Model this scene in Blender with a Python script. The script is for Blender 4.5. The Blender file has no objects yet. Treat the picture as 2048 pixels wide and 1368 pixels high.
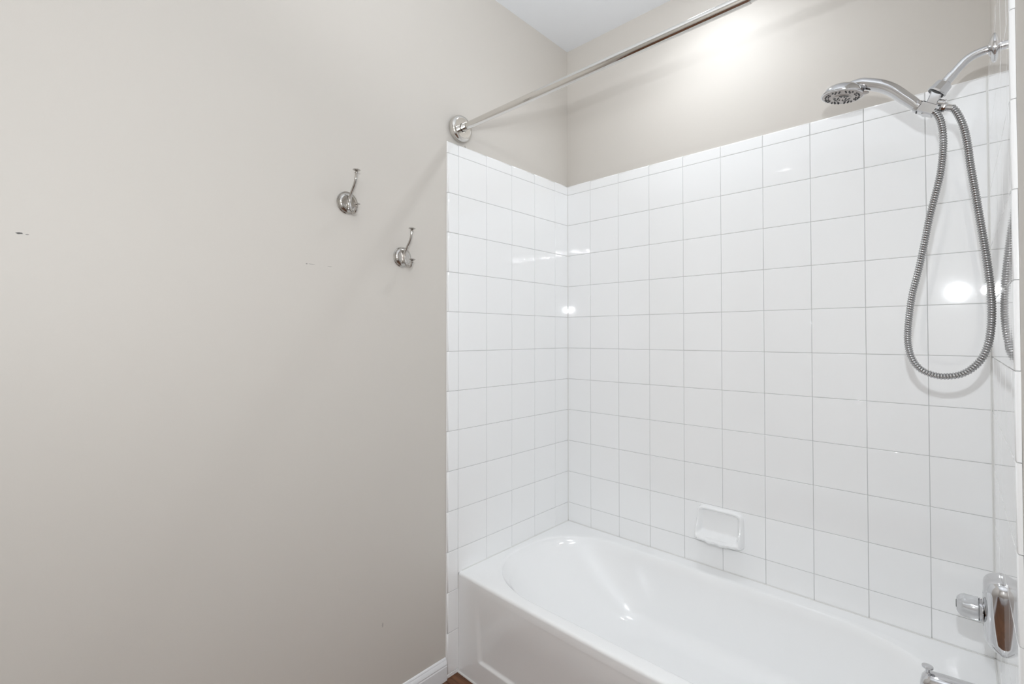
import bpy, bmesh, math, random
from mathutils import Vector, Matrix, Quaternion
random.seed(7)
scene = bpy.context.scene
COL = scene.collection
pi = math.pi

# ------------------------------------------------------------------ camera
Z0 = 2.018                      # height of the top tile joint above the floor
W = 1.5033                      # tub alcove width (tile face to tile face)
P = .154                        # tile pitch
cam_d = bpy.data.cameras.new('camera')
cam = bpy.data.objects.new('camera', cam_d); COL.objects.link(cam)
cam_d.sensor_fit = 'HORIZONTAL'; cam_d.sensor_width = 36.0
cam_d.lens = 953.87 / 2048 * 36.0
cam_d.shift_y = -25.746 / 2048
cam_d.clip_start = .01
yaw, pit = -.75312, .0151
cam.location = (1.4362, -1.94355, Z0 - .7115)
fw = Vector((math.sin(yaw) * math.cos(pit), math.cos(yaw) * math.cos(pit), math.sin(pit)))
rt = Vector((math.cos(yaw), -math.sin(yaw), 0))
up = rt.cross(fw)
cam.rotation_euler = Matrix((rt, up, -fw)).transposed().to_euler()
scene.camera = cam

# ------------------------------------------------------------------ world, lights, exposure
w = bpy.data.worlds.new('world'); scene.world = w; w.use_nodes = True
w.node_tree.nodes['Background'].inputs[0].default_value = (.8, .84, .9, 1)
w.node_tree.nodes['Background'].inputs[1].default_value = .05

def light(name, kind, loc, energy, color=(1, 1, 1), size=.05, rot=None, **kw):
    d = bpy.data.lights.new(name, kind); d.energy = energy; d.color = color
    if kind == 'AREA':
        d.shape = 'RECTANGLE'; d.size = size; d.size_y = kw.get('size_y', size)
    else:
        d.shadow_soft_size = size
    if kind == 'SPOT':
        d.spot_size = kw['angle']; d.spot_blend = kw['blend']
    o = bpy.data.objects.new(name, d); COL.objects.link(o); o.location = loc
    if rot: o.rotation_euler = rot
    return o
CEIL = 2.755
LC = (.905, .955, 1.0)           # daylight-white lamps as the camera balanced them
DLY = -.30
BULB = 205.0                     # strength of the vanity bulbs
light('camera_flash', 'POINT', (1.43, -1.95, 1.56), 32.0, LC, .014)
light('tub_downlight', 'SPOT', (.75, DLY, CEIL - .012), 18.0, LC, .035, (0, 0, 0), angle=math.radians(150), blend=1.0)
light('ceiling_fill', 'SPOT', (1.43, -1.99, 1.66), 84.0, LC, .1, Vector((-.85, 1.2, 1.45)).to_track_quat('-Z', 'Y').to_euler(), angle=1.4, blend=1.0)  # added fill spot, aimed up to lift the ceiling and upper tub corner

scene.view_settings.view_transform = 'Standard'
scene.view_settings.look = 'None'
scene.view_settings.gamma = 1
scene.view_settings.exposure = -0.07
scene.view_settings.use_curve_mapping = False
scene.cycles.max_bounces = 8
scene.cycles.diffuse_bounces = 5
scene.cycles.glossy_bounces = 4
scene.cycles.transmission_bounces = 8
scene.cycles.caustics_reflective = False
scene.cycles.caustics_refractive = False
scene.cycles.sample_clamp_indirect = 0.0
scene.cycles.use_denoising = True

# ------------------------------------------------------------------ materials
def s2l(c):
    c = c / 255
    return c / 12.92 if c <= .04045 else ((c + .055) / 1.055) ** 2.4
def rgb(r, g, b): return (s2l(r), s2l(g), s2l(b), 1)

def mat(name, color, rough=.5, metal=0, coat=0, bump=None, vary=None, **kw):
    m = bpy.data.materials.new(name); m.use_nodes = True
    nt = m.node_tree; b = nt.nodes['Principled BSDF']
    b.inputs['Base Color'].default_value = color
    b.inputs['Roughness'].default_value = rough
    b.inputs['Metallic'].default_value = metal
    b.inputs['Coat Weight'].default_value = coat
    for k, v in kw.items(): b.inputs[k].default_value = v
    tc = nt.nodes.new('ShaderNodeTexCoord')
    if bump:
        n = nt.nodes.new('ShaderNodeTexNoise'); n.inputs['Scale'].default_value = bump[0]; n.inputs['Detail'].default_value = 3
        nt.links.new(tc.outputs['Object'], n.inputs['Vector'])
        bp = nt.nodes.new('ShaderNodeBump'); bp.inputs['Strength'].default_value = bump[1]; bp.inputs['Distance'].default_value = bump[2]
        nt.links.new(n.outputs['Fac'], bp.inputs['Height']); nt.links.new(bp.outputs['Normal'], b.inputs['Normal'])
    if vary:
        n = nt.nodes.new('ShaderNodeTexNoise'); n.inputs['Scale'].default_value = vary[0]; n.inputs['Detail'].default_value = 4
        nt.links.new(tc.outputs['Object'], n.inputs['Vector'])
        mx = nt.nodes.new('ShaderNodeMix'); mx.data_type = 'RGBA'
        mx.inputs['A'].default_value = color; mx.inputs['B'].default_value = vary[1]
        nt.links.new(n.outputs['Fac'], mx.inputs['Factor']); nt.links.new(mx.outputs['Result'], b.inputs['Base Color'])
    return m

def add_scuffs(m, base, spots):
    """small dark scuff marks in the paint: world-space ellipsoids with noisy edges"""
    nt = m.node_tree; b = nt.nodes['Principled BSDF']
    geo = nt.nodes.new('ShaderNodeNewGeometry')
    nz = nt.nodes.new('ShaderNodeTexNoise'); nz.inputs['Scale'].default_value = 300
    nt.links.new(geo.outputs['Position'], nz.inputs['Vector'])
    prev = b.inputs['Base Color'].links[0].from_socket
    for (c, r, dark) in spots:
        s = nt.nodes.new('ShaderNodeVectorMath'); s.operation = 'SUBTRACT'; s.inputs[1].default_value = c
        nt.links.new(geo.outputs['Position'], s.inputs[0])
        d = nt.nodes.new('ShaderNodeVectorMath'); d.operation = 'DIVIDE'; d.inputs[1].default_value = r
        nt.links.new(s.outputs[0], d.inputs[0])
        l = nt.nodes.new('ShaderNodeVectorMath'); l.operation = 'LENGTH'; nt.links.new(d.outputs[0], l.inputs[0])
        a = nt.nodes.new('ShaderNodeMath'); a.operation = 'ADD'; nt.links.new(l.outputs['Value'], a.inputs[0]); nt.links.new(nz.outputs['Fac'], a.inputs[1])
        mr = nt.nodes.new('ShaderNodeMapRange'); mr.inputs[1].default_value = 1.2; mr.inputs[2].default_value = 1.5; mr.inputs[3].default_value = dark; mr.inputs[4].default_value = 0
        nt.links.new(a.outputs[0], mr.inputs[0])
        mx = nt.nodes.new('ShaderNodeMix'); mx.data_type = 'RGBA'; mx.inputs['B'].default_value = (.035, .035, .033, 1)
        nt.links.new(mr.outputs[0], mx.inputs['Factor']); nt.links.new(prev, mx.inputs['A'])
        prev = mx.outputs['Result']
    nt.links.new(prev, b.inputs['Base Color'])

PAINT = rgb(209, 203, 196)
m_paint = mat('greige_wall_paint', PAINT, .55, bump=(380, .10, .0006), vary=(1.6, rgb(206, 201, 194)))
add_scuffs(m_paint, PAINT, [((-.008, -1.923, 1.524), (.01, .006, .0022), .9), ((-.008, -1.911, 1.523), (.01, .003, .0015), .6),
                            ((-.008, -1.315, 1.527), (.01, .003, .0014), .7), ((-.008, -1.300, 1.5275), (.01, .011, .0009), .5),
                            ((-.008, -1.242, 1.526), (.01, .008, .0009), .5), ((-.008, -1.048, .322), (.01, .003, .010), .3),
                            ((-.008, -.680, 2.0715), (.01, .0022, .0022), .95), ((-.008, -.679, 2.0665), (.01, .0022, .0022), .95),
                            ((.788, .008, 2.593), (.0045, .01, .002), .95), ((.825, .008, 2.589), (.0045, .01, .0022), .95)])
m_ceil = mat('flat_white_ceiling_paint', rgb(232, 234, 237), .8, bump=(300, .15, .001))
m_tile = mat('white_glazed_ceramic', rgb(246, 246, 246), .055, coat=.5, bump=(26, .05, .0012))
m_tile.node_tree.nodes['Principled BSDF'].inputs['Coat Roughness'].default_value = .015
m_grout = mat('light_grey_grout', rgb(188, 188, 187), .9, bump=(900, .3, .0006), vary=(6, rgb(208, 208, 207)))
m_tub = mat('white_tub_enamel', rgb(244, 244, 244), .13, coat=.4)
m_dish = mat('white_soap_dish_glaze', rgb(243, 243, 243), .1, coat=.5)
m_caulk = mat('white_caulk', rgb(225, 224, 221), .5)
m_trim = mat('white_trim_paint', rgb(236, 237, 239), .3)
m_chrome = mat('polished_chrome', (.64, .64, .65, 1), .06, 1)
m_nickel = mat('polished_nickel', (.70, .68, .65, 1), .08, 1)
m_hook = mat('hook_nickel', (.52, .50, .475, 1), .09, 1)
m_brush = mat('hose_steel', (.50, .50, .50, 1), .22, 1)
m_hosegap = mat('hose_groove_dark', (.10, .10, .10, 1), .5, .6)
m_face = mat('spray_face_grey', rgb(176, 170, 166), .25, .7)
m_rubber = mat('dark_rubber_nozzle', rgb(52, 52, 54), .5)
m_clear = mat('clear_acrylic', (.93, .94, .95, 1), .06, 0)
_b = m_clear.node_tree.nodes['Principled BSDF']; _b.inputs['Transmission Weight'].default_value = .62; _b.inputs['IOR'].default_value = 1.45; _b.inputs['Roughness'].default_value = .12
m_dark = mat('dark_gasket', (.04, .04, .04, 1), .4)
m_cabinet = mat('painted_cabinet', rgb(205, 203, 200), .4)

def emis(name, color, strength):
    m = bpy.data.materials.new(name); m.use_nodes = True; b = m.node_tree.nodes['Principled BSDF']
    b.inputs['Base Color'].default_value = (.8, .8, .8, 1)
    b.inputs['Emission Color'].default_value = color; b.inputs['Emission Strength'].default_value = strength
    return m
m_bulb = emis('lit_frosted_bulb', LC + (1,), BULB)
m_lens = emis('lit_downlight_lens', LC + (1,), 21.0)

# wood plank material: grain along the plank
def wood(name, c1, c2):
    m = bpy.data.materials.new(name); m.use_nodes = True; nt = m.node_tree; b = nt.nodes['Principled BSDF']
    tc = nt.nodes.new('ShaderNodeTexCoord'); mp = nt.nodes.new('ShaderNodeMapping'); mp.inputs['Scale'].default_value = (2.5, 34, 10)
    oi = nt.nodes.new('ShaderNodeObjectInfo'); ad = nt.nodes.new('ShaderNodeVectorMath'); ad.operation = 'ADD'
    sc = nt.nodes.new('ShaderNodeMath'); sc.operation = 'MULTIPLY'; sc.inputs[1].default_value = 37
    nt.links.new(oi.outputs['Random'], sc.inputs[0])
    nt.links.new(tc.outputs['Object'], ad.inputs[0]); nt.links.new(sc.outputs[0], ad.inputs[1])
    nt.links.new(ad.outputs[0], mp.inputs['Vector'])
    n = nt.nodes.new('ShaderNodeTexNoise'); n.inputs['Scale'].default_value = 1.6; n.inputs['Detail'].default_value = 8; n.inputs['Distortion'].default_value = 1.2
    nt.links.new(mp.outputs[0], n.inputs['Vector'])
    cr = nt.nodes.new('ShaderNodeValToRGB'); cr.color_ramp.elements[0].position = .35; cr.color_ramp.elements[0].color = c1; cr.color_ramp.elements[1].position = .65; cr.color_ramp.elements[1].color = c2
    nt.links.new(n.outputs['Fac'], cr.inputs['Fac'])
    hs = nt.nodes.new('ShaderNodeHueSaturation'); mr = nt.nodes.new('ShaderNodeMapRange'); mr.inputs[3].default_value = .8; mr.inputs[4].default_value = 1.25
    nt.links.new(oi.outputs['Random'], mr.inputs[0]); nt.links.new(mr.outputs[0], hs.inputs['Value']); nt.links.new(cr.outputs[0], hs.inputs['Color'])
    nt.links.new(hs.outputs[0], b.inputs['Base Color']); b.inputs['Roughness'].default_value = .38
    bp = nt.nodes.new('ShaderNodeBump'); bp.inputs['Strength'].default_value = .3; bp.inputs['Distance'].default_value = .0008
    nt.links.new(n.outputs['Fac'], bp.inputs['Height']); nt.links.new(bp.outputs['Normal'], b.inputs['Normal'])
    return m
m_wood = wood('brown_wood_plank', rgb(78, 46, 26), rgb(122, 80, 50))

# ------------------------------------------------------------------ mesh helpers
def new_mesh(name, vs, fs, material, smooth=False, angle=None):
    me = bpy.data.meshes.new(name); me.from_pydata([tuple(v) for v in vs], [], fs); me.validate()
    bm = bmesh.new(); bm.from_mesh(me); bmesh.ops.recalc_face_normals(bm, faces=bm.faces)
    if smooth:
        for f in bm.faces: f.smooth = True
        if angle:
            for e in bm.edges:
                if len(e.link_faces) == 2 and e.calc_face_angle(0) > math.radians(angle): e.smooth = False
    bm.to_mesh(me); bm.free()
    mats = material if isinstance(material, (list, tuple)) else [material]
    for m in mats: me.materials.append(m)
    return me
def obj(name, me, parent=None, loc=(0, 0, 0)):
    o = bpy.data.objects.new(name, me); COL.objects.link(o); o.location = loc
    if parent is not None: o.parent = parent
    return o
def thing(name, label, cat, loc, group=None):
    o = bpy.data.objects.new(name, None); COL.objects.link(o); o.location = loc; o.empty_display_size = .05
    o['label'] = label; o['category'] = cat
    if group: o['group'] = group
    return o
def tag(o, label, cat):
    o['label'] = label; o['category'] = cat; return o
def struct(name, me, loc=(0, 0, 0)):
    o = obj(name, me, None, loc); o['kind'] = 'structure'; return o

class G:
    """collects world-space geometry; local() makes it relative to an origin"""
    def __init__(s): s.v = []; s.f = []
    def add(s, vs, fs):
        k = len(s.v); s.v += [Vector(v) for v in vs]; s.f += [tuple(i + k for i in f) for f in fs]; return s
    def box(s, x0, x1, y0, y1, z0, z1):
        vs = [(x, y, z) for x in (x0, x1) for y in (y0, y1) for z in (z0, z1)]
        return s.add(vs, [(0, 1, 3, 2), (4, 6, 7, 5), (0, 4, 5, 1), (2, 3, 7, 6), (0, 2, 6, 4), (1, 5, 7, 3)])
    def rings(s, rings, cap0=True, cap1=True, closed=True):
        n = len(rings[0]); vs = [v for r in rings for v in r]; fs = []
        for i in range(len(rings) - 1):
            for j in range(n if closed else n - 1):
                a = i * n + j; b = i * n + (j + 1) % n
                fs.append((a, b, b + n, a + n))
        if cap0: fs.append(tuple(range(n))[::-1])
        if cap1: fs.append(tuple(range((len(rings) - 1) * n, len(rings) * n)))
        return s.add(vs, fs)
    def lathe(s, origin, axis, prof, n=40, ref=None):
        """prof: list of (distance along axis, radius)"""
        o = Vector(origin); a = Vector(axis).normalized()
        u = a.orthogonal().normalized() if ref is None else Vector(ref); v = a.cross(u)
        rs = []
        for h, r in prof:
            r = max(r, 1e-5)
            rs.append([o + a * h + (u * math.cos(t) + v * math.sin(t)) * r for t in (2 * pi * k / n for k in range(n))])
        return s.rings(rs)
    def tube(s, pts, rad, n=20, flat=None):
        pts = [Vector(p) for p in pts]; m = len(pts)
        rad = rad if isinstance(rad, (list, tuple)) else [rad] * m
        t0 = (pts[1] - pts[0]).normalized(); u = t0.orthogonal().normalized() if flat is None else (Vector(flat) - t0 * t0.dot(Vector(flat))).normalized()
        rs = []; prev = t0
        for i, p in enumerate(pts):
            t = (pts[min(i + 1, m - 1)] - pts[max(i - 1, 0)]).normalized()
            q = prev.rotation_difference(t); u = q @ u; prev = t
            u = (u - t * t.dot(u)).normalized(); v = t.cross(u)
            r = rad[i]; ru, rv = r if isinstance(r, (list, tuple)) else (r, r)
            rs.append([p + u * math.cos(a) * ru + v * math.sin(a) * rv for a in (2 * pi * k / n for k in range(n))])
        return s.rings(rs)
    def mesh(s, name, material, origin=(0, 0, 0), smooth=True, angle=35):
        o = Vector(origin)
        return new_mesh(name, [v - o for v in s.v], s.f, material, smooth, angle)

def spline(pts, n=8):
    """Catmull-Rom through the points"""
    P_ = [Vector(p) for p in pts]; P_ = [P_[0] * 2 - P_[1]] + P_ + [P_[-1] * 2 - P_[-2]]
    out = []
    for i in range(1, len(P_) - 2):
        a, b, c, d = P_[i - 1:i + 3]
        for k in range(n):
            t = k / n
            out.append(.5 * ((2 * b) + (c - a) * t + (2 * a - 5 * b + 4 * c - d) * t * t + (3 * b - a - 3 * c + d) * t ** 3))
    out.append(P_[-2]); return out

# ------------------------------------------------------------------ room shell
YR = -2.62      # rear wall behind the camera
XR = 3.30       # far side of the room behind the short tub wall
WE = -1.02      # end of the short wall between tub and room
TOP = Z0 + .046 # top of the tiled area
fl = G().box(-.16, XR + .12, YR - .12, .16, -.06, -.012); floor = struct('floor', fl.mesh('floor', m_wood, smooth=False))
# planks run along X
pw = .083; y = -.7; row = 0
while y > YR:
    x = -.008 - random.random() * .5
    while x < XR:
        L = random.choice([.6, .8, 1.0, 1.2])
        x0, x1 = max(x, -.012), min(x + L, XR)
        if x1 - x0 > .03:
            y0, y1 = max(y - pw, YR), y
            lx, ly = (x1 - x0) / 2 - .0006, (y1 - y0) / 2 - .0006
            c = ((x0 + x1) / 2, (y0 + y1) / 2, 0)
            vs = []
            for (e, h) in ((0, -.012), (0, -.0012), (.0012, 0)):
                vs += [(-lx + e, -ly + e, h), (lx - e, -ly + e, h), (lx - e, ly - e, h), (-lx + e, ly - e, h)]
            fs = [(8, 9, 10, 11)] + [(k * 4 + j, k * 4 + (j + 1) % 4, k * 4 + 4 + (j + 1) % 4, k * 4 + 4 + j) for k in range(2) for j in range(4)]
            obj('plank', new_mesh('plank', vs, fs, m_wood), floor, c)
        x += L
    y -= pw; row += 1
struct('ceiling', G().box(-.16, XR + .12, YR - .12, .16, CEIL, CEIL + .08).mesh('ceiling', m_ceil, smooth=False))
wall_left = struct('wall_left', G().box(-.14, -.008, YR - .12, .008, -.012, CEIL).mesh('wall_left', m_paint, smooth=False))
wall_back = struct('wall_back', G().box(-.14, XR + .12, .008, .14, -.012, CEIL).mesh('wall_back', m_paint, smooth=False))
wall_right = struct('wall_right', G().box(W + .008, W + .128, WE, .008, -.012, CEIL).mesh('wall_right', m_paint, smooth=False))
struct('wall_rear', G().box(-.14, XR + .12, YR - .12, YR, -.012, CEIL).mesh('wall_rear', m_paint, smooth=False))
struct('wall_far_right', G().box(XR, XR + .12, YR, .008, -.012, CEIL).mesh('wall_far_right', m_paint, smooth=False))

# ------------------------------------------------------------------ tiles: every tile an object, 8 mm thick, joint 2.4 mm wide
_tm = {}
def tile_mesh(a, b, edge=()):
    """tile a wide x b high, face towards local +Z, face plane at z=0. edge: sides ('l','r','t') that are bullnosed"""
    key = (round(a, 4), round(b, 4), tuple(edge))
    if key in _tm: return _tm[key]
    g = .0007; hx, hy = a / 2, b / 2
    L, R, B, T = -hx + g, hx - g, -hy + g, hy - g
    if 'l' in edge: L = -hx
    if 'r' in edge: R = hx
    if 't' in edge: T = hy
    plain = [(0, -.0078), (0, -.0013), (.0004, -.0006), (.0008, -.0002), (.0014, 0)]
    nosed = [(0, -.0078), (0, -.0050), (.0011, -.0024), (.0032, -.0008), (.0068, 0)]
    def off(side, k): return (nosed if side in edge else plain)[k]
    vs = []
    for k in range(5):
        l, r, bb, t = L + off('l', k)[0], R - off('r', k)[0], B + off('b', k)[0], T - off('t', k)[0]
        zl, zr, zb, zt_ = (off(q, k)[1] for q in 'lrbt')
        vs += [(l, bb, min(zl, zb)), (r, bb, min(zr, zb)), (r, t, min(zr, zt_)), (l, t, min(zl, zt_))]
    fs = [(16, 17, 18, 19)]
    for k in range(4):
        for j in range(4):
            p, q = k * 4 + j, k * 4 + (j + 1) % 4
            fs.append((p, q, q + 4, p + 4))
    me = new_mesh('tile', vs, fs, m_tile, True, None)
    me.polygons[0].use_smooth = True
    bm = bmesh.new(); bm.from_mesh(me)
    for f in bm.faces:
        if abs(f.normal.z) > .9999:
            for e in f.edges: e.smooth = False
    for e in bm.edges:
        if len(e.link_faces) == 2 and e.calc_face_angle(0) > math.radians(50): e.smooth = False
    bm.to_mesh(me); bm.free()
    _tm[key] = me; return me
def put_tile(parent, c, basis, a, b, edge=()):
    o = obj('tile', tile_mesh(a, b, edge), parent, c)
    jr = .0022
    rx, ry = random.gauss(0, jr), random.gauss(0, jr)
    rx = max(-.004, min(.004, rx)); ry = max(-.004, min(.004, ry))
    o.rotation_euler = (basis @ Matrix.Rotation(rx, 3, 'X') @ Matrix.Rotation(ry, 3, 'Y')).to_euler()
    return o
rows = [(Z0, TOP, 't')]
for k in range(10): rows.append((Z0 - (k + 1) * P, Z0 - k * P, ''))
RIM = Z0 - 1.6315                      # tub rim height
rows.append((RIM - .004, Z0 - 10 * P, ''))   # cut row at the tub
low = [(RIM - .004 if False else Z0 - 11 * P, Z0 - 10 * P, ''), (Z0 - 12 * P, Z0 - 11 * P, ''), (Z0 - 13 * P, Z0 - 12 * P, ''), (0.0, Z0 - 13 * P, '')]
# back wall: local x -> +X, local y -> +Z, normal -Y
Bb = Matrix(((1, 0, 0), (0, 0, -1), (0, 1, 0)))
a0 = .1342
cols = [(.0005, a0)] + [(a0 + i * P, a0 + (i + 1) * P) for i in range(8)] + [(a0 + 8 * P, W - .0005)]
for z0, z1, e in rows:
    for x0, x1 in cols:
        put_tile(wall_back, ((x0 + x1) / 2, 0, (z0 + z1) / 2), Bb, x1 - x0, z1 - z0, tuple(e))
obj('grout', G().box(0, W, .0016, .008, RIM - .006, TOP - .004).mesh('grout', m_grout, smooth=False), wall_back)
obj('corner_joint', G().tube([(.0010, -.0010, RIM + .004), (.0010, -.0010, TOP - .004)], .0019, 8).tube([(W - .0010, -.0010, RIM + .004), (W - .0010, -.0010, TOP - .004)], .0019, 8).mesh('corner_joint', m_caulk), wall_back)
# left wall: local x -> +Y ... seen from +X: local x -> -Y? use x->+Y, y->+Z, normal +X
Bl = Matrix(((0, 0, 1), (1, 0, 0), (0, 1, 0)))
Br = Matrix(((0, 0, -1), (-1, 0, 0), (0, 1, 0)))
b0 = .1031; YE = -.7745
ycol = [(-b0, -.0005)] + [(-b0 - (i + 1) * P, -b0 - i * P) for i in range(4)]
yb = -b0 - 4 * P
for parent, X_, Bm, side in ((wall_left, 0, Bl, 'l'), (wall_right, W, Br, 'r')):
    for z0, z1, e in rows:
        for y0, y1 in ycol:
            put_tile(parent, (X_, (y0 + y1) / 2, (z0 + z1) / 2), Bm, y1 - y0, z1 - z0, tuple(e))
    for z0, z1, e in rows[:-1] + low:
        yi = yb if z0 > RIM - .08 else yb + .008          # the low ones run in behind the tub apron
        put_tile(parent, (X_, (YE + yi) / 2, (z0 + z1) / 2), Bm, yi - YE, z1 - z0, tuple(e) + (side,))
    s = 1 if X_ == 0 else -1
    xa, xb = sorted((X_ - s * .008, X_ - s * .0016))
    g = G().box(xa, xb, YE + .004, 0, RIM - .006, TOP - .004).box(xa, xb, YE + .004, yb + .012, .0, RIM - .006)
    obj('grout', g.mesh('grout', m_grout, smooth=False), parent)
    cx = X_ - s * .0018
    obj('caulk_line', G().tube([(cx, yb + .0022, .012), (cx, yb + .0022, RIM - .012)], .0022, 8).mesh('caulk_line', m_caulk), parent)

# ------------------------------------------------------------------ baseboard
def profile_run(prof, y0, y1, x):
    g = G(); r = [[Vector((x + p[0], yy, p[1])) for p in prof] for yy in (y0, y1)]
    return g.rings(r)
bprof = [(0, 0), (.012, 0), (.012, .052), (.0105, .056), (.011, .060), (.009, .068), (.0055, .0735), (.005, .0775), (.003, .081), (0, .082)]
bl = struct('baseboard_left', profile_run(bprof, YR, YE - .0012, -.008).mesh('baseboard_left', m_trim, angle=20))
g = G(); r = [[Vector((xx, YR + p[0], p[1])) for p in bprof] for xx in (-.008 + .012, XR)]
struct('baseboard_rear', g.rings(r).mesh('baseboard_rear', m_trim, angle=20))

# ------------------------------------------------------------------ bathtub
tub = thing('bathtub', 'white enamel alcove bathtub with oval basin between the tiled walls', 'bathtub', (W / 2, -.36, 0))
def bow(x): return .029 * x * (1.55 - x)
FLZ = .128
N = 160
def sup(t, cx0, cx1, y0, y1, xl, xr, n):
    """closed outline: straight sides between cx0..cx1 and super-elliptic ends reaching xl, xr"""
    c, s_ = math.cos(t), math.sin(t); yc = (y0 + y1) / 2; hy = (y1 - y0) / 2
    e = 2 / n
    u = math.copysign(abs(c) ** e, c); v = math.copysign(abs(s_) ** e, s_)
    return (cx1 + (xr - cx1) * u if c >= 0 else cx0 + (cx0 - xl) * u), yc + hy * v
def outline(xl, xr, y0, y1, cx0, cx1, n, z):
    """arc-sampled closed ring, N points: half on the right end, half on the left"""
    out = []
    K = 44; S = (N - 2 * K) // 2
    # right end from bottom (-90) to top (+90)
    for k in range(K):
        t = -pi / 2 + pi * k / (K - 1); out.append(sup(t, cx0, cx1, y0, y1, xl, xr, n))
    for k in range(S):
        f = (k + 1) / (S + 1); out.append((cx1 + (cx0 - cx1) * f, y1))
    for k in range(K):
        t = pi / 2 + pi * k / (K - 1); c, s_ = math.cos(t), math.sin(t); e = 2 / n
        out.append((cx0 - (cx0 - xl) * abs(c) ** e, (y0 + y1) / 2 + (y1 - y0) / 2 * math.copysign(abs(s_) ** e, s_)))
    for k in range(S):
        f = (k + 1) / (S + 1); out.append((cx0 + (cx1 - cx0) * f, y0))
    return [Vector((x, y - (0 if y > -.4 else bow(x) * .0), z)) for x, y in out]
def rect_ring(ring, x0, x1, yf, yb_, z, cx=None):
    """project a ring outward onto the rectangle of the rim"""
    c = Vector((W / 2, -.36, 0)); out = []
    base = ring
    for p in base:
        dx, dy = p.x - c.x, p.y - c.y
        # snap by stretching: scale factor to the rectangle
        tx = ((x1 - c.x) / dx if dx > 0 else (x0 - c.x) / dx) if abs(dx) > 1e-9 else 1e9
        ty = ((yb_ - c.y) / dy if dy > 0 else (yf - c.y) / dy) if abs(dy) > 1e-9 else 1e9
        t = min(tx, ty)
        q = Vector((c.x + dx * t, c.y + dy * t, z)); out.append(q)
    # exact corners
    for cxy in ((x0, yf), (x0, yb_), (x1, yf), (x1, yb_)):
        k = min(range(len(out)), key=lambda i: (out[i].x - cxy[0]) ** 2 + (out[i].y - cxy[1]) ** 2)
        out[k].x, out[k].y = cxy
    for q in out:
        if q.y < yf + .02: q.y -= bow(max(0, min(W, q.x))) * ((q.y - (yf + .02)) / -.02)
    return out
inner = outline(.040, 1.440, -.679, -.072, .37, 1.06, 2.3, RIM)
g = G()
rings = []
XA, XB = .0006, W - .0006
rr = .011
fy = -.7165
# front/outer skirt hidden lip then the rim
for dz, inn in ((-.035, 0), (-rr, 0), (-rr * .62, .0008), (-rr * .3, rr * .3), (-rr * .08, rr * .65), (0, rr * 1.15)):
    rings.append(rect_ring(inner, XA, XB, fy + inn, -.001, RIM + dz))
def lerp_ring(a, b, t, dz=0): return [p.lerp(q, t) + Vector((0, 0, dz)) for p, q in zip(a, b)]
flat = rings[-1]
out_edge = outline(.034, 1.446, -.685, -.066, .37, 1.06, 2.3, RIM)
rings.append(lerp_ring(flat, out_edge, .35, .0006))
rings.append(lerp_ring(flat, out_edge, .8, .0004))
rings.append([Vector((p.x, p.y, RIM)) for p in out_edge])
# rolled edge and walls
def lvl(t):   # t depth 0..1
    s_ = t
    xl = .040 + .36 * s_ ** 1.1 ; xr = 1.440 - .10 * s_
    y1 = -.072 - .075 * s_; y0 = -.679 + .070 * s_
    return xl, xr, y0, y1
D = RIM - FLZ
seq = [(0.0, .0, .003), (.012, .0, .007), (.03, .0, 0)]
for dz, ins in ((.0012, .003), (.004, .0062), (.009, .0085)):
    rings.append(outline(.040 - .006 + ins, 1.446 - ins, -.685 + ins, -.066 - ins, .37, 1.06, 2.3, RIM - dz))
for t in [.06, .12, .2, .3, .4, .5, .6, .7, .78]:
    xl, xr, y0, y1 = lvl(t)
    rings.append(outline(xl + .004, xr - .004, y0 + .003, y1 - .003, .37 + .24 * t, 1.06, 2.3 + .3 * t, RIM - D * t))
# floor fillet
xl, xr, y0, y1 = lvl(.78)
for k in range(1, 9):
    a = k / 8 * pi / 2
    ins = (1 - math.cos(a)); dn = math.sin(a)
    t = .78 + .22 * dn
    xl2 = xl + .004 + ins * .10 + (t - .78) * .25; xr2 = xr - .004 - ins * .07; y02 = y0 + .003 + ins * .07; y12 = y1 - .003 - ins * .07
    rings.append(outline(xl2, xr2, y02, y12, min(.37 + .24 * t + ins * .03, 1.0), 1.06 - ins * .03, 2.6, RIM - D * t))
last = rings[-1]
cen = Vector((.9, -.38, FLZ - .004))
rings.append([p.lerp(cen, .35) + Vector((0, 0, 0)) for p in last])
rings.append([p.lerp(cen, .75) for p in last])
g.rings(rings, cap0=False, cap1=True)
basin = obj('basin', g.mesh('basin', m_tub, tub.location, angle=60), tub)
# apron with a recessed panel
ga = G(); nx, nz = 90, 60
x0, x1 = XA, XB; zt = RIM - .012
def apron_y(x, z):
    b = bow(x) * max(0, min(1, z / zt))
    # panel: recess growing towards its lower edge
    def sm(a, b_, v):
        t = max(0, min(1, (v - a) / (b_ - a))); return t * t * (3 - 2 * t)
    xin = sm(.094 + .02 * (1 - z / zt), .118 + .02 * (1 - z / zt), x) * sm(-(W - .094), -(W - .118), -x)
    zin = sm(.086, .098, z)
    fade = 1 - sm(.15, .33, z)
    return -.7165 - b * 1.0 + .007 * xin * zin * fade - .0 * z
zs = sorted(set([0.0, .02, .05, .075, .082, .086, .088, .091, .094, .098, .103, .12] + [.12 + (zt - .12) * k / 24 for k in range(25)]))
xs = sorted(set([x0, .03, .06, .085] + [.09 + .004 * k for k in range(13)] + [.142 + (W - .284) * k / 60 for k in range(61)] + [W - .138 + .004 * k for k in range(13)] + [W - .06, W - .03, x1]))
vs = [(x, apron_y(x, z), z) for z in zs for x in xs]; nn = len(xs)
fs = [(j * nn + i, j * nn + i + 1, (j + 1) * nn + i + 1, (j + 1) * nn + i) for j in range(len(zs) - 1) for i in range(nn - 1)]
ga.add(vs, fs)
ap = obj('apron', ga.mesh('apron', m_tub, tub.location, angle=60), tub)
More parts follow.
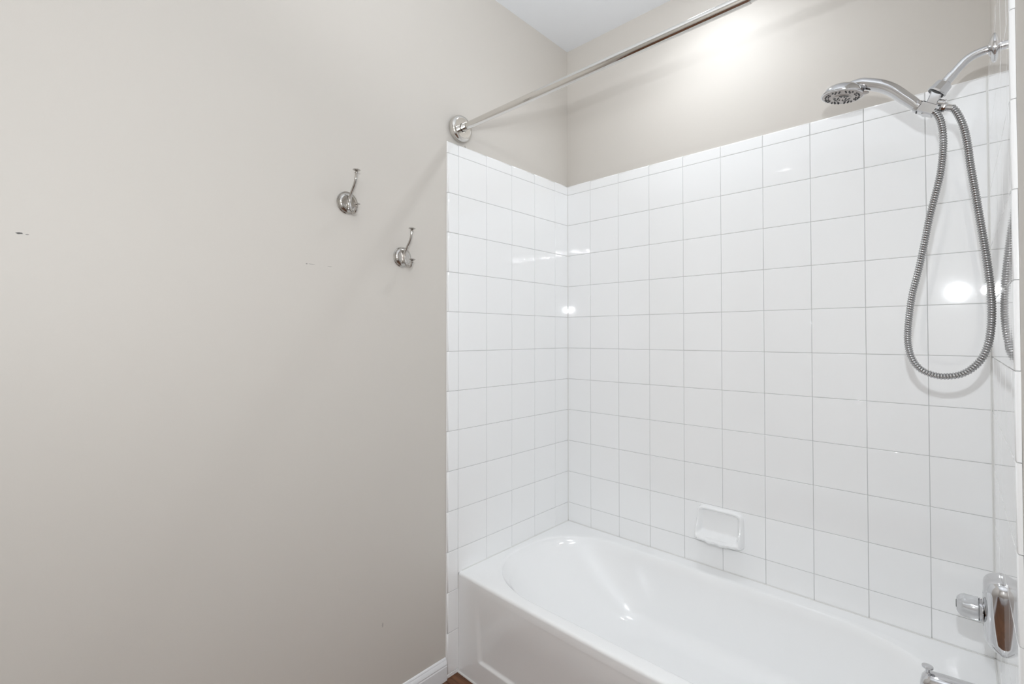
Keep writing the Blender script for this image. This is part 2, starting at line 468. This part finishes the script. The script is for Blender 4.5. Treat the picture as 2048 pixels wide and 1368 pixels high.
gc = G().tube([(XA, -.7168, .001), (W - .002, -.7168, .001)], [.0045, .0045], 8)
obj('caulk_strip', gc.mesh('caulk_strip', m_caulk, tub.location), tub)
gc = G()
gc.tube([(.004, -.0026, RIM + .0008), (W - .004, -.0026, RIM + .0008)], .0018, 8)
gc.tube([(.0014, -.004, RIM + .0006), (.0014, -.70, RIM + .0006)], .0022, 8)
gc.tube([(W - .0014, -.004, RIM + .0006), (W - .0014, -.70, RIM + .0006)], .0022, 8)
o = obj('caulk_bead', gc.mesh('caulk_bead', m_caulk, tub.location), tub)
# drain (in the basin floor by the valve end)
gd = G().lathe((1.27, -.38, FLZ - .004), (0, 0, 1), [(0, .034), (.003, .034), (.0045, .031), (.004, .024), (.002, .022), (.002, 0)], 32)
obj('drain', gd.mesh('drain', m_chrome, tub.location), tub)

# ------------------------------------------------------------------ soap dish
sd = thing('soap_dish', 'white ceramic wall soap dish set in the back wall tiles', 'soap dish', (.7415, 0, .56))
g = G(); nu, nv = 56, 64
sw, sh_, sx0, sz0 = .176, .148, .7415, .5555
def sdepth(u, v):
    """protrusion from the wall; u,v in -1..1"""
    def sm(a, b_, t):
        t = max(0, min(1, (t - a) / (b_ - a))); return t * t * (3 - 2 * t)
    au = abs(u)
    h = (v + 1) / 2
    # frame height: thicker towards the bottom
    frame = .023 + .029 * (1 - sm(.22, .75, h))
    under = sm(0, .20, h) ** .6                      # underside rounding
    frame *= under
    inside_u = 1 - sm(.74, .90, au)
    # bowl: back face depth, tray rises to a lip at h ~ .2
    scal = .0085 * (math.cos(u * pi * 4.0) * .5 + .5) * (1 - sm(.62, .80, au))
    lip = (.050 + .026 * (1 - au ** 2.5) - scal) * under
    tray = .006 + (lip - .006) * (1 - sm(.185, .37, h)) ** .8
    inside_v = (1 - sm(.86, .95, h))
    inner_d = min(frame, tray) if h > .22 else lip
    k = inside_u * inside_v
    d = frame * (1 - k) + inner_d * k
    return d
def sq_to_round(u, v):
    """pull the square grid into a rounded rectangle"""
    n = 7.0
    m_ = max(abs(u), abs(v))
    if m_ < 1e-6: return u, v
    uu, vv = u / m_, v / m_
    l = (abs(uu) ** n + abs(vv) ** n) ** (1 / n)
    f = 1 + (1 / l - 1) * m_ ** 2
    return u * f, v * f
vs = []
for j in range(nv + 1):
    for i in range(nu + 1):
        u, v = -1 + 2 * i / nu, -1 + 2 * j / nv
        d = sdepth(u, v)
        e = min(1, (1 - max(abs(u), abs(v))) / .10); edge_r = math.sqrt(max(0, 1 - (1 - e) ** 2))
        d = max(0, d * (.0 + 1.0 * edge_r)) if max(abs(u), abs(v)) > .9 else d
        uu, vv = sq_to_round(u, v)
        taper = 1.0 + .03 * (1 - (vv + 1) / 2)
        vs.append((sx0 + uu * sw / 2 * taper, .0005 - d, sz0 + vv * sh_ / 2))
fs = [(j * (nu + 1) + i, j * (nu + 1) + i + 1, (j + 1) * (nu + 1) + i + 1, (j + 1) * (nu + 1) + i) for j in range(nv) for i in range(nu)]
g.add(vs, fs)
obj('dish', g.mesh('dish', m_dish, sd.location, angle=80), sd)

# ------------------------------------------------------------------ shower rod
RY, RZ = -.713, 2.128
rod = thing('shower_rod', 'polished metal shower curtain rod spanning above the tub front', 'curtain rod', (W / 2, RY, RZ))
XL, XRt = -.008, W + .008
obj('inner_rod', G().tube([(1.05, RY, RZ), (XRt - .02, RY, RZ)], .0120, 28).mesh('inner_rod', m_nickel, rod.location), rod)
obj('outer_rod', G().lathe((1.075, RY, RZ), (-1, 0, 0), [(0, .0122), (0, .0138), (.002, .0143), (1.075 - XL - .02, .0143)], 28).mesh('outer_rod', m_nickel, rod.location), rod)
for xx, sgn in ((XL, 1), (XRt, -1)):
    pr = [(0, .0495), (.001, .0510), (.003, .0515), (.017, .0515), (.0205, .0508), (.0235, .0490), (.0262, .0460), (.0278, .0425), (.0282, .0400), (.0275, .0385), (.0272, .0178), (.0260, .0168), (.020, .0166), (.020, 0)]
    f = obj('flange', G().lathe((xx, RY, RZ), (sgn, 0, 0), pr, 56).mesh('flange', m_nickel, rod.location, angle=24), rod)
    obj('rod_socket', G().lathe((xx + sgn * .018, RY, RZ), (sgn, 0, 0), [(0, .0150), (.016, .0150), (.0165, .0142), (.040, .0140), (.042, .0125), (.042, 0)], 32).mesh('rod_socket', m_nickel, rod.location, angle=40), rod)

# ------------------------------------------------------------------ robe hooks
hook = thing('robe_hook', 'higher nickel double robe hook on beige wall, farther from the tiles', 'hook', (-.008, -1.185, 1.739), 'double robe hooks on the beige wall')
def hm(name, g): return obj(name, g.mesh(name, m_hook, (0, 0, 0), angle=40), hook)
hm('rosette', G().lathe((0, 0, 0), (1, 0, 0), [(0, .0365), (.0022, .0365), (.0034, .0352), (.0034, .0330), (.0052, .0325), (.0085, .0300), (.0108, .0265), (.0118, .0240), (.0120, .0225), (.0120, 0)], 48))
hm('mounting_post', G().tube([(.0115, 0, .020), (.0130, 0, .010), (.0150, 0, -.002), (.0150, 0, -.012), (.0115, 0, -.022)], [(.0020, .0040), (.0040, .0050), (.0052, .006), (.0048, .0058), (.0020, .0042)], 16, (0, 1, 0)))
up_pts = spline([(.016, 0, -.006), (.018, 0, .006), (.023, 0, .020), (.033, 0, .034), (.045, 0, .048), (.054, 0, .064), (.0585, 0, .084)], 6)
hm('upper_arm', G().tube(up_pts, [.0054 - .0013 * i / (len(up_pts) - 1) for i in range(len(up_pts))], 14))
lo_pts = spline([(.016, 0, .008), (.0175, 0, -.006), (.022, 0, -.020), (.032, 0, -.033), (.044, 0, -.039), (.055, 0, -.035), (.060, 0, -.024)], 6)
hm('lower_arm', G().tube(lo_pts, [.0052 - .0010 * i / (len(lo_pts) - 1) for i in range(len(lo_pts))], 14))
kprof = [(0, .0028), (.003, .0030), (.0042, .0062), (.0056, .0064), (.0066, .0040), (.0086, .0034), (.0105, .0076), (.0125, .0116), (.0142, .0120), (.0158, .0104), (.0168, .0060), (.0171, 0)]
hm('knob', G().lathe((.0583, 0, .080), (.1, 0, 1), kprof, 28))
hm('knob', G().lathe((.0600, 0, -.028), (.1, 0, 1), [(h, r * .92) for h, r in kprof], 28))
h2 = hook.copy(); COL.objects.link(h2); h2.location = (-.008, -.975, 1.588)
h2['label'] = 'lower nickel double robe hook on beige wall, nearer the tile edge'
for ch in list(hook.children):
    c = ch.copy(); COL.objects.link(c); c.parent = h2

# ------------------------------------------------------------------ shower arm
SY = -.36
arm = thing('shower_pipe', 'bent chrome shower pipe with round wall flange at top right', 'shower pipe', (W, SY, 1.985))
obj('wall_flange', G().lathe((W, SY, 1.984), (-1, 0, 0), [(0, .0325), (.0015, .0325), (.004, .0300), (.0065, .0230), (.0085, .0160), (.0105, .0125), (.010, .0102), (.008, .010), (.008, 0)], 44).mesh('wall_flange', m_chrome, arm.location), arm)
ap_ = spline([(W - .006, SY, 1.984), (1.485, SY, 1.9835), (1.468, SY, 1.980), (1.455, SY, 1.973), (1.443, SY, 1.961), (1.432, SY, 1.9485), (1.421, SY, 1.937)], 6)
obj('pipe', G().tube(ap_, .0095, 24).mesh('pipe', m_chrome, arm.location), arm)
dirn = Vector((-.63, 0, -.72)).normalized()
A_ = Vector((1.4235, SY, 1.939))
obj('threaded_end', G().lathe(A_, dirn, [(-.012, .0096), (-.012, .0108), (.006, .0108), (.006, .0098), (.008, .0098), (.008, .0108), (.010, .0108)], 24).mesh('threaded_end', m_chrome, arm.location), arm)

# ------------------------------------------------------------------ shower bracket (diverter holder)
bk = thing('shower_bracket', 'angular chrome hand shower holder hanging from the bent shower pipe', 'shower holder', A_)
B0 = A_ + dirn * .009
obj('collar_nut', G().lathe(B0, dirn, [(0, .0112), (.001, .0165), (.005, .0185), (.018, .0195), (.022, .0215), (.026, .0215), (.0265, .0150), (.0265, 0)], 10).mesh('collar_nut', m_chrome, bk.location, angle=25), bk)
obj('seal_ring', G().lathe(B0 + dirn * .0262, dirn, [(0, .0150), (0, .0178), (.0022, .0178), (.0022, .0130)], 28).mesh('seal_ring', m_dark, bk.location, angle=30), bk)
# V shaped body: one leg from the nut down to the elbow, the other up to the hand shower
elb = Vector((1.391, SY, 1.871))
def bar(g, p, q, wu, wv, ref=(0, 1, 0)):
    p, q = Vector(p), Vector(q); t = (q - p).normalized(); u = Vector(ref); v = t.cross(u).normalized()
    rs = []
    for c in (p, q):
        rs.append([c + u * a * wu + v * b * wv for a, b in ((-1, -.8), (-.8, -1), (.8, -1), (1, -.8), (1, .8), (.8, 1), (-.8, 1), (-1, .8))])
    return g.rings(rs)
n1 = B0 + dirn * .020
g = G(); bar(g, n1, elb + dirn * .012, .0125, .0115)
obj('holder_stem', g.mesh('holder_stem', m_chrome, bk.location, angle=10), bk)
hd = Vector((-.80, 0, .60)).normalized()
g = G(); bar(g, elb - hd * .008 + Vector((0, 0, .001)), elb + hd * .026, .0150, .0130)
obj('holder_cradle', g.mesh('holder_cradle', m_chrome, bk.location, angle=10), bk)
od = Vector((.90, 0, -.44)).normalized()
oc = Vector((1.404, SY - .004, 1.886))
obj('seam_ring', G().lathe(elb + hd * .0255, hd, [(0, .0120), (0, .0156), (.0011, .0156), (.0011, .0120)], 28).mesh('seam_ring', m_dark, bk.location, angle=30), bk)
obj('hose_outlet', G().lathe(oc, od, [(0, .0085), (.010, .0085), (.010, .0075), (.012, .0075), (.012, .0092), (.014, .0092)], 24).mesh('hose_outlet', m_chrome, bk.location), bk)

# ------------------------------------------------------------------ hand shower
hs = thing('hand_shower', 'chrome hand shower head with grey spray face and dark nozzles', 'hand shower', (1.30, SY, 1.955))
hp = [(1.214, SY, 1.9945), (1.232, SY, 1.9945), (1.250, SY, 1.991), (1.272, SY, 1.981), (1.296, SY, 1.967), (1.318, SY, 1.948), (1.340, SY, 1.9215), (1.355, SY, 1.9035), (1.3646, SY, 1.8908)]
path = spline(hp, 6); n_ = len(path)
rad = []
for i in range(n_):
    t = i / (n_ - 1)
    rr_ = .0125 + .0028 * math.sin(pi * t) if t > .25 else .0085 + .0240 * t
    rad.append((rr_ * 1.12, rr_))
obj('handle', G().tube(path, rad, 28, (0, 1, 0)).mesh('handle', m_chrome, hs.location), hs)
hn = Vector((-.16, -.02, -1)).normalized()      # the way the face looks
hc = Vector((1.207, SY, 1.974))
obj('head_shell', G().lathe(hc - hn * .030, hn, [(0, 0), (.001, .012), (.004, .024), (.010, .037), (.018, .0455), (.026, .0495), (.030, .0505), (.033, .0500), (.034, .0470), (.033, .0465)], 56, ref=(hn.cross(Vector((0, 1, 0)))).normalized()).mesh('head_shell', m_chrome, hs.location, angle=50), hs)
obj('spray_face', G().lathe(hc + hn * .001, hn, [(0, .0468), (.003, .0465), (.0045, .0440), (.0050, .030), (.0056, .0215), (.0075, .0205), (.0080, .0150), (.0078, 0)], 56).mesh('spray_face', m_face, hs.location, angle=40), hs)
fu = (Vector((1, 0, 0)) - hn * hn.x).normalized(); fv = hn.cross(fu)
g = G()
def noz(r, a, d, rad_, tall):
    c = hc + hn * d + (fu * math.cos(a) + fv * math.sin(a)) * r
    g.lathe(c, hn, [(0, rad_), (tall, rad_ * .9), (tall + .0006, rad_ * .5), (tall + .0006, 0)], 10)
for k in range(8):
    a = 2 * pi * k / 8 + .2
    for da in (-.22, 0, .22): noz(.0395, a + da, .0052, .0022, .0022)
    for da in (-.14, .14): noz(.0330, a + da, .0055, .0019, .0020)
for k in range(8): noz(.0100, 2 * pi * k / 8, .0085, .0021, .0012)
o = obj('nozzle', g.mesh('nozzle', m_rubber, hs.location, angle=50), hs); o['kind'] = 'stuff'
g = G()
for k in range(3):
    a0_ = 2 * pi * k / 3 + .5
    pts = [hc + hn * .0085 + (fu * math.cos(a0_ + .13 * j) + fv * math.sin(a0_ + .13 * j)) * .0172 for j in range(11)]
    g.tube(pts, [(.0030, .0012)] * 11, 10, fu)
o = obj('spray_slot', g.mesh('spray_slot', m_dark, hs.location), hs)
# selector tab at the handle side of the head
g = G()
tb = hc + fu * .052 + hn * .002
g.tube([tb - fu * .010, tb, tb + fu * .006, tb + fu * .0085], [(.011, .0028), (.010, .0028), (.0075, .0024), (.002, .0012)], 16, fv)
obj('selector_lever', g.mesh('selector_lever', m_face, hs.location), hs)
# neck joining the head and the handle
obj('collar_ring', G().lathe(elb + hd * .0270, hd, [(0, .0148), (.004, .0152), (.008, .0150), (.008, .010)], 28).mesh('collar_ring', m_chrome, hs.location), hs)

# ------------------------------------------------------------------ shower hose
hz = [(1.389, SY - .002, 1.874), (1.3965, SY - .006, 1.866), (1.407, SY - .008, 1.843), (1.412, SY - .008, 1.805), (1.412, SY, 1.767), (1.406, SY, 1.707), (1.394, SY, 1.647),
      (1.384, SY, 1.598), (1.374, SY, 1.537), (1.363, SY, 1.475), (1.350, SY, 1.412), (1.3425, SY, 1.349), (1.340, SY, 1.297), (1.346, SY, 1.256),
      (1.361, SY, 1.227), (1.384, SY, 1.212), (1.410, SY, 1.208), (1.441, SY, 1.216), (1.467, SY, 1.241), (1.483, SY, 1.276), (1.4905, SY, 1.322),
      (1.4925, SY, 1.380), (1.489, SY, 1.445), (1.483, SY, 1.511), (1.475, SY, 1.583), (1.467, SY, 1.656), (1.460, SY, 1.718), (1.455, SY, 1.774), (1.448, SY, 1.818), (1.438, SY - .002, 1.850), (1.428, SY - .004, 1.868)]
hose = thing('shower_hose', 'ribbed grey metal shower hose hanging in a long loop', 'shower hose', (1.41, SY, 1.54))
dense = spline(hz, 24)
# resample by arc length
acc = [0]
for i in range(1, len(dense)): acc.append(acc[-1] + (dense[i] - dense[i - 1]).length)
L = acc[-1]; pitch = .0058; per = 6; M = int(L / pitch) * per
pts = []; j = 0
for k in range(M + 1):
    s_ = L * k / M
    while j < len(acc) - 2 and acc[j + 1] < s_: j += 1
    t = (s_ - acc[j]) / max(1e-9, acc[j + 1] - acc[j]); pts.append(dense[j].lerp(dense[j + 1], t))
rads = []
for k in range(M + 1):
    ph = (k % per) / per
    rads.append([.0063, .0076, .0081, .0081, .0076, .0063][int(ph * per + .01) % 6])
me = G().tube(pts, rads, 16).mesh('corrugated_tube', [m_brush, m_hosegap], hose.location, angle=180)
nf = 16
for i, p_ in enumerate(me.polygons):
    if i < M * nf and (i // nf) % per in (5,): p_.material_index = 1
obj('corrugated_tube', me, hose)
e0 = Vector(hz[-1]); ed = (Vector(hz[-1]) - Vector(hz[-2])).normalized()
obj('end_fitting', G().lathe(e0 - ed * .006, od * -1, [(0, .0080), (.013, .0080), (.0135, .0108), (.017, .0115), (.024, .0112), (.0255, .009), (.0255, 0)], 12).mesh('end_fitting', m_chrome, hose.location, angle=28), hose)
e1 = Vector(hz[0]); ed1 = (Vector(hz[1]) - Vector(hz[0])).normalized()
obj('end_fitting', G().lathe(e1 - ed1 * .010, ed1, [(0, .009), (.011, .0095), (.013, .0088), (.013, 0)], 20).mesh('end_fitting', m_chrome, hose.location, angle=40), hose)

# ------------------------------------------------------------------ tub valve
VZ = .657
valve = thing('tub_valve', 'chrome tub faucet plate with clear knob on the right wall', 'faucet', (W, SY, VZ))
def rrect(x, hy, z0, z1, r, n=10):
    out = []; cz, hz_ = (z0 + z1) / 2, (z1 - z0) / 2
    r = min(r, hy * .99, hz_ * .99)
    for (sy, sz, a0_) in ((1, 1, 0), (-1, 1, pi / 2), (-1, -1, pi), (1, -1, 3 * pi / 2)):
        for k in range(n):
            a = a0_ + pi / 2 * k / (n - 1)
            out.append(Vector((x, SY + sy * (hy - r) + r * math.cos(a), cz + sz * (hz_ - r) + r * math.sin(a))))
    return out
g = G()
g.rings([rrect(W, .051, .580, .750, .028), rrect(W - .004, .0508, .580, .750, .028), rrect(W - .010, .0495, .583, .749, .028), rrect(W - .016, .0465, .586, .747, .028),
         rrect(W - .022, .0420, .590, .745, .027), rrect(W - .027, .0355, .595, .742, .026), rrect(W - .0305, .0285, .600, .738, .024), rrect(W - .0325, .0215, .606, .732, .020), rrect(W - .0325, .017, .615, .710, .016), rrect(W - .027, .0165, .620, .700, .016), rrect(W - .026, .010, .64, .68, .009)], cap0=True, cap1=True)
obj('escutcheon', g.mesh('escutcheon', m_chrome, valve.location, angle=45), valve)
VK = .662
obj('valve_stem', G().lathe((W - .025, SY, VK), (-1, 0, 0), [(0, .015), (.009, .015), (.009, 0)], 28).mesh('valve_stem', m_chrome, valve.location), valve)
obj('knob_collar', G().lathe((W - .033, SY, VK), (-1, 0, 0), [(0, .012), (.001, .0255), (.006, .0265), (.007, .024), (.007, 0)], 36).mesh('knob_collar', m_chrome, valve.location, angle=40), valve)
def fluted(h, r, n=48, amp=0.0):
    return [Vector((W - .040 - h, SY + r * (1 + amp * math.cos(8 * a)) * math.cos(a), VK + r * (1 + amp * math.cos(8 * a)) * math.sin(a))) for a in (2 * pi * k / n for k in range(n))]
g = G(); g.rings([fluted(h, r, amp=am) for h, r, am in ((0, .022, 0), (.0005, .0268, .01), (.012, .0270, .025), (.024, .0265, .03), (.031, .0240, .03), (.036, .0195, .02), (.0385, .0140, 0), (.0385, .010, 0), (.037, .009, 0))])
obj('knob', g.mesh('knob', m_clear, valve.location, angle=50), valve)
obj('knob_core', G().lathe((W - .040, SY, VK), (-1, 0, 0), [(.0006, .011), (.014, .012), (.026, .0095), (.028, 0)], 24).mesh('knob_core', m_chrome, valve.location, angle=40), valve)
obj('index_cap', G().lathe((W - .040 - .0372, SY, VK), (-1, 0, 0), [(0, .0088), (.0022, .0088), (.0026, .007), (.0026, 0)], 24).mesh('index_cap', m_dark, valve.location, angle=40), valve)

# ------------------------------------------------------------------ tub spout
spout = thing('tub_spout', 'chrome tub spout with pull-up diverter knob over the tub end', 'spout', (W, SY, .455))
secs = [(0, .4500, .033, .033), (.006, .4500, .033, .033), (.02, .4500, .030, .030), (.06, .4500, .0285, .0275), (.10, .4490, .0275, .0265), (.125, .4475, .0265, .0255), (.138, .4450, .025, .024), (.1445, .440, .022, .020), (.1475, .434, .017, .012), (.148, .431, .008, .006)]
rs = []
for h, cz, ry, rz_ in secs:
    n_s = 36
    rs.append([Vector((W - h, SY + ry * math.copysign(abs(math.cos(a)) ** .85, math.cos(a)), cz + rz_ * math.copysign(abs(math.sin(a)) ** .85, math.sin(a)))) for a in (2 * pi * k / n_s for k in range(n_s))])
obj('spout_body', G().rings(rs).mesh('spout_body', m_chrome, spout.location, angle=50), spout)
obj('spout_outlet', G().lathe((W - .126, SY, .430), (0, 0, -1), [(0, .019), (.014, .019), (.016, .0175), (.016, .014), (.010, .013), (.010, 0)], 28).mesh('spout_outlet', m_chrome, spout.location, angle=40), spout)
obj('diverter_knob', G().lathe((W - .133, SY, .466), (0, 0, 1), [(0, .0062), (.003, .0064), (.004, .0046), (.0125, .0043), (.0140, .0070), (.0155, .0108), (.0180, .0116), (.0202, .0112), (.0214, .009), (.0218, 0)], 28).mesh('diverter_knob', m_chrome, spout.location, angle=40), spout)

# ------------------------------------------------------------------ lamps of the room
dl = thing('recessed_light', 'round white recessed ceiling light above the tub', 'light', (.75, DLY, CEIL))
obj('trim_ring', G().lathe((.75, DLY, CEIL), (0, 0, -1), [(0, .085), (.003, .085), (.006, .080), (.006, .058), (.002, .055), (.002, .050)], 48).mesh('trim_ring', m_trim, dl.location), dl)
obj('lens', G().lathe((.75, DLY, CEIL), (0, 0, -1), [(0, .0545), (.003, .0545), (.003, 0)], 40).mesh('lens', m_lens, dl.location), dl)
vl = thing('vanity_light', 'chrome vanity light bar with lit globe bulbs on the rear wall', 'light', (2.1, YR, 2.25))
obj('light_bar', G().box(1.50, 2.82, YR, YR + .03, 2.215, 2.325).mesh('light_bar', m_chrome, vl.location, smooth=False), vl)
bulb_me = G().lathe((0, 0, 0), (0, 1, 0), [(0, .007), (.010, .009), (.020, .013), (.034, .0155), (.048, .0135), (.058, .008), (.062, 0)], 16).mesh('bulb', m_bulb)
for k in range(8):
    obj('bulb', bulb_me, vl, Vector((1.58 + k * .165, YR + .03, 2.27)) - vl.location)
# unseen vanity, added so the valve plate reflects less brown floor
vc = thing('added_cabinet', 'added unseen white vanity cabinet with pale countertop, there for reflections', 'cabinet', (2.42, YR, 0))
obj('body', G().box(1.62, 3.22, YR + .001, YR + .50, .09, .80).box(1.66, 3.18, YR + .001, YR + .44, .0, .09).mesh('body', m_trim, vc.location, smooth=False), vc)
obj('countertop', G().box(1.60, 3.24, YR + .001, YR + .53, .80, .83).mesh('countertop', m_dish, vc.location, smooth=False), vc)
for k in range(4):
    xa = 1.64 + k * .395
    d_ = obj('door', G().box(xa, xa + .375, YR + .50, YR + .518, .12, .77).mesh('door', m_trim, vc.location, smooth=False), vc)
    obj('knob', G().lathe((xa + (.33 if k % 2 == 0 else .045), YR + .518, .66), (0, 1, 0), [(0, .006), (.012, .006), (.016, .014), (.024, .014), (.027, .008), (.027, 0)], 16).mesh('knob', m_chrome, vc.location), d_)
